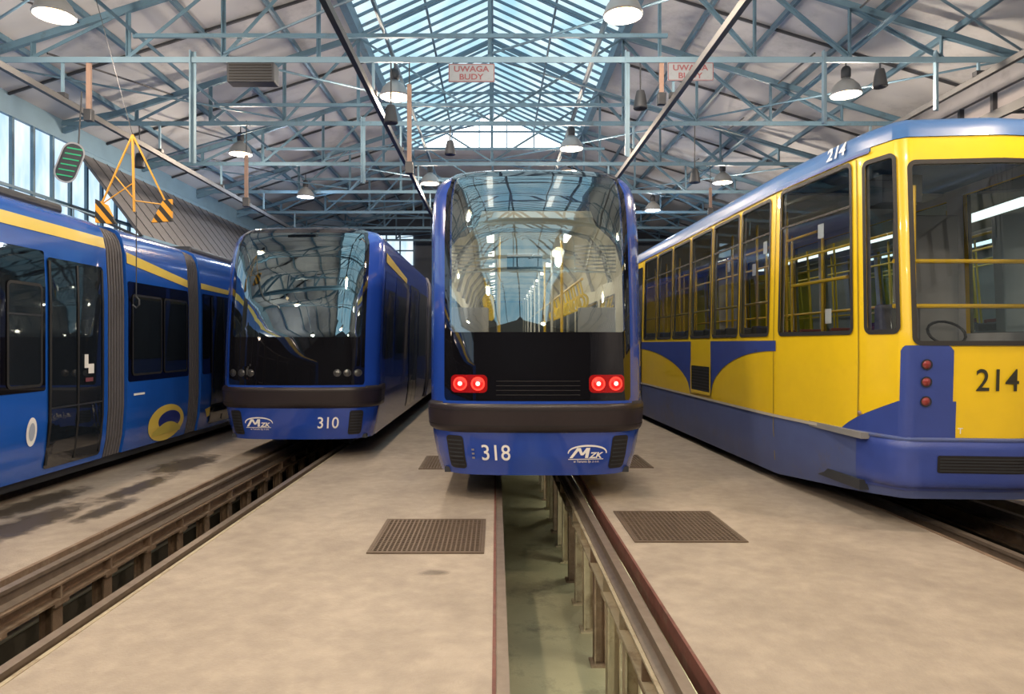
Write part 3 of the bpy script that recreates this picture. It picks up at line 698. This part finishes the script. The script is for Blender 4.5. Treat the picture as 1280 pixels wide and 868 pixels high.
d=pr('door',darkglass,7.76,8.86,.32,2.74,.05,.012)
for y in (7.79,8.31,8.83): MB().grid(SL,[y-.02,y+.02],lin(.36,2.7,5),.022).build('door_edge',rubber,d)
MB().grid(SL,[7.8,8.82],[1.0,1.02],.02).build('door_rail',dark_metal,d)
MB().grid(SL,[8.42,8.5],[1.45,1.62],.026).build('door_sticker',white,d); MB().grid(SL,[8.5,8.62],[1.38,1.5],.026).build('door_sticker',white,d)
MB().grid(SL,[8.44,8.6],[1.28,1.33],.026).build('door_sticker',red_text,d)
pr('window_band',black,9.46,11.31,1.22,2.62,.04)
for a,b_ in ((9.55,10.4),(10.46,11.25)):
    w=pr('side_window',darkglass,a,b_,1.3,2.45,.06,.012); MB().ring(SL,rr(a,b_,1.3,2.45,.06),rr(a+.03,b_-.03,1.33,2.42,.04),.016,1).build('window_rubber',rubber,w)
pr('window_band',black,11.85,16.4,1.22,2.62,.04)
d=pr('door',darkglass,12.2,13.3,.32,2.62,.05,.014)
for y in (12.22,12.75,13.28): MB().grid(SL,[y-.02,y+.02],lin(.36,2.58,5),.022).build('door_edge',rubber,d)
patch('yellow_stripe',yel_lines,[(-5,3.22),(-5,3.05),(8.95,3.0),(8.95,3.14)],.008,st=4,k=8)
patch('yellow_stripe',yel_lines,[(9.46,3.02),(9.46,2.87),(11.31,2.68),(11.31,2.80)],.008,st=3,k=6)
patch('yellow_stripe',yel_lines,[(11.82,2.80),(11.82,2.7),(15.5,2.64),(15.5,2.70)],.010,st=3,k=6)
MB().disc(SL,ell(10.62,.53,.57,.28,32),.008,4).build('yellow_oval',yel_lines,root)
MB().disc(SL,ell(10.70,.56,.36,.15,32),.013,4).build('oval_dark_centre',blue_deep,root)
MB().strip(SL,lin(10.2,11.1,14),lambda y:.36,lambda y:.42+.12*math.sin(PI*(y-10.2)/.9),.017,2).build('oval_yellow_sweep',M('olive_stripe',(.55,.46,.08),.4),root)
patch('yellow_swoosh',yel_lines,[(12.0,.6),(12.9,.72),(12.9,.62),(12.1,.45)],.010)
MB().disc(SL,ell(7.5,.78,.085,.16),.008,3).build('oval_emblem',white,root)
MB().disc(SL,ell(7.5,.78,.05,.10),.012,3).build('emblem_centre',M('emblem_grey',(.35,.4,.5),.5),root)
MB().grid(SL,[9.6,9.9],[1.02,1.05],.008).build('white_marking',white,root); MB().grid(SL,[4,6.9],[.92,.925],.006).build('panel_seam',blue_deep,root)
for a,b_ in ((1.5,5.5),(6.2,8.6),(12.2,15.5)): MB().box(-.85,.85,a-1,b_-1,3.38,3.50).build('roof_unit',dark_metal,root,bevel=.04)
MB().box(-1.05,1.05,-6,18.3,.15,.26).build('underframe',dark_metal,root)
for y in (-3,3.5,10.2,14.5):
    for s in (-.48,.48):
        for q in (-.55,.55):
            w=MB(); w.lathe([(.02,-.05),(.28,-.05),(.29,.05),(.02,.05)],(0,0,0),20); w.v=[V((s+v.z,y+q+v.x,.29+v.y)) for v in w.v]; w.build('wheel',dark_metal,root)

# ---------------------------------------------------------------- yellow and blue tram 214
rt=thing('tram','yellow and blue tram 214 with large clear windows at the right edge','tram',(4.72,6.2,0),math.radians(1.2))
half=[((0,0),0),((.93,.11),.936),((1.07,.62),1.465),((1.2,2.35),3.2),((1.2,13.5),14.35)]
def poly(a):
    if a>=14.35: return (1.2,13.5+a-14.35)
    for (p,l0),(q,l1) in zip(half,half[1:]):
        if a<=l1:
            t=(a-l0)/(l1-l0); return (p[0]+(q[0]-p[0])*t,p[1]+(q[1]-p[1])*t)
ins=interp([(.12,.06),(.3,.02),(.5,0),(1.8,0),(3.6,.04),(3.7,.05),(3.84,.09),(3.9,.16),(3.94,.28),(3.96,.45)])
rk=interp([(.12,.1),(.5,.05),(1.7,.0),(3.5,.14),(3.7,.17),(3.84,.23),(3.9,.32),(3.94,.5),(3.96,.8)])
def Sy(u,z):
    x=0;y=0
    for d,wt in ((-.07,.25),(0,.5),(.07,.25)):
        a=u+d; p=poly(abs(a)); x+=wt*(p[0] if a>=0 else -p[0]); y+=wt*p[1]
    f=max(0,1-y/2.4)
    zz=z+max(0,.5-z)*.5*f
    return V((x*(1-ins(z)/1.2),y+rk(z)*f,zz))
def yu(y): return 3.2+(y-2.35) if y>=2.35 else 1.465+(y-.62)
wins=[]
for a,b_ in ((2.50,3.48),(3.55,4.64),(4.71,5.78),(5.85,6.90),(6.97,8.06),(8.13,9.22),(10.95,11.95),(12.05,13.1)): wins.append((yu(a),yu(b_),1.85,3.6))
cab=(yu(.74),yu(2.24),1.85,3.62)
corner=(1.00,1.41,1.85,3.57)
allw=[]
for s in (-1,1):
    for w in wins+[cab,corner]:
        a,b_=sorted((s*w[0],s*w[1])); allw.append((a,b_,w[2],w[3]))
front=(-.88,.88,1.74,3.47)
holes=[(a+.03,b_-.03,c_+.03,d_-.03) for a,b_,c_,d_ in allw+[front]]
bu=set(lin(-3.2,3.2,44))|{-14.3,14.3,-12,12,-9,9,-6,6}; bv=set([.12,.3,.5,.85,1.1,1.4,3.7,3.77,3.84,3.87,3.9,3.92,3.94,3.96])
for a,b_,c_,d_ in holes: bu|={a,b_}; bv|={c_,d_}
def clean(L):
    L=sorted(L); o=[L[0]]
    for x in L[1:]:
        if x-o[-1]>1e-4: o.append(x)
    return o
bu=clean(bu); bv=clean(bv)
v_low=[v for v in bv if v<=.86]; v_mid=[v for v in bv if .84<v<3.71]; v_top=[v for v in bv if v>=3.69]
MB().grid(Sy,bu,v_mid,0,holes).build('body',yellow,rt,smooth=True)
MB().grid(Sy,bu,v_low,0).build('skirt',skirt214,rt,smooth=True)
b=MB().grid(Sy,bu,v_top,.012)
b.grid(Sy,[u for u in bu if abs(u)>1.3],[3.66,3.70],.012)
tp=[Sy(u,3.96) for u in bu]; c0=len(b.v); b.v+=tp+[V((0,p.y,3.99)) for p in tp]; m_=len(tp)
for i in range(m_-1): b.f.append((c0+i,c0+i+1,c0+m_+i+1,c0+m_+i))
b.build('roof',roof214,rt,smooth=True)
MB().grid(Sy,bu,v_mid,-.05,holes).build('interior_lining',light_grey_in,rt)
MB().box(-1.14,1.14,.5,13.4,.82,.88).build('interior_floor',grey_in,rt); MB().box(-1.05,1.05,2.5,13.4,3.64,3.67).build('interior_ceiling',light_grey_in,rt)
MB().box(-1.2,1.2,13.42,13.48,.15,3.85).build('end_wall',yellow,rt); MB().box(-1.1,1.1,.6,13.3,.3,.4).build('underframe',dark_metal,rt)
for s in (-1,1):
    a,b_=sorted((s*1.3,s*14.2)); MB().grid(Sy,[u for u in bu if a<=u<=b_],[3.64,3.665],.02).build('roof_gutter',blue214,rt)
for i,(a,b_,c_,d_) in enumerate(allw+[front]):
    r=.07; A=rr(a-.008,b_+.008,c_-.008,d_+.008,r+.01); B=rr(a+.036,b_-.036,c_+.036,d_-.036,r-.03)
    isf=(a,b_)==front[:2]
    w=MB().disc(Sy,B,-.002,10 if isf else 6).build('windscreen' if isf else 'side_window',g_side,rt,smooth=True)
    MB().ring(Sy,A,B,.010,3).build('window_rubber',rubber,w,smooth=True)
    if not isf and b_-a>.7:
        MB().grid(Sy,lin(a+.03,b_-.03,3),[3.15,3.175],.012).build('transom',rubber,w)
def uof(px): return -yu(853*3.45/(px-620)-6.2)
uA0,uA1=uof(890),uof(966); uB0,uB1=uof(803),uof(867)
MB().strip(Sy,lin(uA0,uA1,28),lambda u:.90+.76*math.sqrt(max(0,1-((uA1-u)/(uA1-uA0))**2)),lambda u:1.79,.006,4).build('blue_swoosh',blue214,rt)
MB().strip(Sy,lin(uB0,uB1-.02,28),lambda u:.86+.78*math.sqrt(max(0,1-((u-uB0)/(uB1-.02-uB0))**2)),lambda u:1.79,.006,4).build('blue_swoosh',blue214,rt)
v0,v1=uof(867)+.04,uof(890)
vent=MB().disc(Sy,rr(v0,v1,.95,1.40,.02),.012,3).build('side_vent',grille_m,rt)
b=MB()
for i in range(8): b.grid(Sy,[v0+.03,v1-.03],[.98+i*.05,.995+i*.05],.02)
b.build('vent_slats',dark_metal,vent)
MB().ring(Sy,rr(v0-.03,v1+.03,.92,1.43,.02),rr(v0+.02,v1-.02,.97,1.38,.02),.018,1).build('vent_frame',yellow,vent)
MB().grid(Sy,[u for u in bu if u<=-1.3],[.84,.875],.014).build('trim_strip',M('cream_trim',(.45,.42,.36),.5),rt)
seam=M('seam',(.28,.2,.01),.6)
for u in (-yu(2.36),-1.50,-yu(9.35),-yu(10.85)): MB().grid(Sy,[u-.008,u+.008],lin(.3,3.62,8),.006).build('panel_seam',seam,rt)
MB().disc(Sy,rr(-yu(10.8),-yu(9.4),.4,3.5,.06),.01,6).build('passenger_door',darkglass,rt)
for s in (-1,1):
    uu=lin(.50,1.80,28) if s>0 else lin(-1.80,-.50,28)
    MB().strip(Sy,uu,lambda u:.82,lambda u:.86+.36*max(0,min(1,(1.78-abs(u))/.78))**.8,.007,3).build('blue_corner',blue214,rt)
    def hi(u):
        q=(abs(u)-.53)/.47
        e=min(q,1-q); return 1.735-.05*(1-min(1,e/.12))**2
    uu=lin(.53,1.0,20) if s>0 else lin(-1.0,-.53,20)
    lp=MB().strip(Sy,uu,lambda u:.84,hi,.008,5).build('light_panel',blue214,rt,smooth=True)
    for z in (1.56,1.40,1.22):
        MB().ring(Sy,ell(s*.77,z,.050,.050),ell(s*.77,z,.038,.038),.022,1).build('lamp_ring',rubber,lp)
        MB().disc(Sy,ell(s*.77,z,.040,.040),.016,4,.02).build('rear_lamp',reflector,lp,smooth=True)
fu=lin(-1.5,1.5,30)
def ob2(u,v):
    q=max(0,1-abs((v-.60)/.27)**8); return .01+.05*q*max(0,min(1,(1.55-abs(u))/.4))
MB().grid(Sy,fu,lin(.28,.86,14),ob2).build('bumper',blue214,rt,smooth=True)
MB().grid(Sy,fu,[.855,.872,.885],lambda u,v:.035 if v<.88 else .008).build('bumper_ledge',skirt214,rt)
g=MB().disc(Sy,rr(-.68,.68,.57,.73,.02),.066,4).build('bumper_grille',grille_m,rt)
b=MB()
for i in range(5): b.grid(Sy,lin(-.66,.66,10),[.585+i*.028,.596+i*.028],.074)
b.build('grille_slats',dark_metal,g)
text(Sy,'214',-.15,1.42,.20,.012,blackp,'fleet_number',rt,fat=.01,wide=.9)
text(Sy,'T',-.46,.95,.055,.012,white,'marking',rt)
text(Sy,'214',-yu(1.0),3.785,.13,.035,white,'roof_number',rt,fat=.03,wide=1.3)
text(Sy,'214',-yu(2.9),1.66,.04,.010,blackp,'small_number',rt)
MB().disc(Sy,ell(-1.47,1.06,.03,.022,12),.01,2,.01).build('side_marker',salmon,rt)
MB().box(-.85,.85,.26,.62,1.25,1.70).build('dashboard',grille_m,rt,bevel=.04)
for z in (2.12,2.56): MB().tube([(-.82,.5,z),(.82,.5,z)],.022,8).build('cab_guard_rail',yel_tube,rt)
MB().tube([(-.62,.5,1.7),(-.62,.5,3.3)],.022,8).build('grab_pole',yel_tube,rt)
MB().tube([(-1.03,.95,2.45),(-1.08,2.1,2.45)],.02,8).build('cab_guard_rail',yel_tube,rt)
st=MB(); st.box(-.35,.15,1.1,1.6,1.35,1.45); st.box(-.35,.15,1.55,1.66,1.4,2.2); st.build('driver_seat',seat_m,rt,bevel=.04)
b=MB(); b.tube([(-.12+.19*math.cos(a),.75+.08*math.sin(a),1.86+.12*math.sin(a)) for a in lin(0,2*PI,18)[:-1]],.014,6,True); b.build('control_wheel',rubber,rt)
MB().box(-1.08,1.08,2.4,2.44,.88,1.9).build('cab_partition',grey_in,rt)
MB().box(-.9,-.5,.55,.9,3.15,3.42).build('destination_box',dark_metal,rt)
MB().box(.2,.9,2.0,2.2,.9,3.3).build('equipment_cabinet',grey_in,rt,bevel=.02)
for s in (-1,1):
    y=3.0
    while y<12.5:
        sb=MB(); sb.box(min(s*.62,s*1.05),max(s*.62,s*1.05),y,y+.42,1.28,1.35); sb.box(min(s*.62,s*1.05),max(s*.62,s*1.05),y+.40,y+.47,1.3,2.0); sb.build('passenger_seat',seat_r if s>0 else seat_m,rt,bevel=.03)
        MB().tube([(s*.52,y+.5,.88),(s*.52,y+.5,3.62)],.020,8).build('grab_pole',yel_tube,rt); y+=1.05
    MB().tube([(s*.52,2.6,3.2),(s*.52,12.9,3.2)],.020,8).build('handrail',yel_tube,rt)
    MB().tube([(s*1.08,2.6,2.3),(s*1.08,12.9,2.3)],.018,8).build('window_rail',yel_tube,rt)
l=bpy.data.lights.new('saloon_fill','AREA'); l.shape='RECTANGLE'; l.size=.5; l.size_y=9; l.energy=22; l.color=(1,.92,.8)  # car is unlit; area light added inside to brighten the saloon
o=bpy.data.objects.new('saloon_fill',l); C.objects.link(o); o.parent=rt; o.location=(0,7.2,3.6)
for a,z in ((yu(2.7),3.0),(yu(3.05),2.75),(yu(4.0),2.9),(yu(1.35),3.0),(yu(1.2),2.05)):
    MB().grid(Sy,[-a-.06,-a+.06],[z-.08,z+.08],-.01).build('paper_notice',white,rt)
for y in (2.9,10.3):
    MB().box(-.75,.75,y-1.1,y+1.1,.2,.42).build('bogie',dark_metal,rt,bevel=.04)
    for s in (-.5,.5):
        for q in (-.75,.75):
            w=MB(); w.lathe([(.02,-.05),(.30,-.05),(.31,.05),(.02,.05)],(0,0,0),24); w.v=[V((s+v.z,y+q+v.x,.31+v.y)) for v in w.v]; w.build('wheel',dark_metal,rt)

# ---------------------------------------------------------------- world, camera
w=bpy.data.worlds.new('World'); SC.world=w; w.use_nodes=True
bg=w.node_tree.nodes['Background']; bg.inputs[0].default_value=(.70,.80,1,1); bg.inputs[1].default_value=.9
cam=bpy.data.cameras.new('Camera'); co=bpy.data.objects.new('Camera',cam); C.objects.link(co)
co.location=(0,0,1.75); co.rotation_euler=(PI/2,0,0); cam.lens=24; cam.sensor_width=36; cam.shift_x=20/1280; cam.shift_y=-4/1280; cam.clip_end=200; cam.clip_start=.05
SC.camera=co
SC.view_settings.view_transform='Standard'
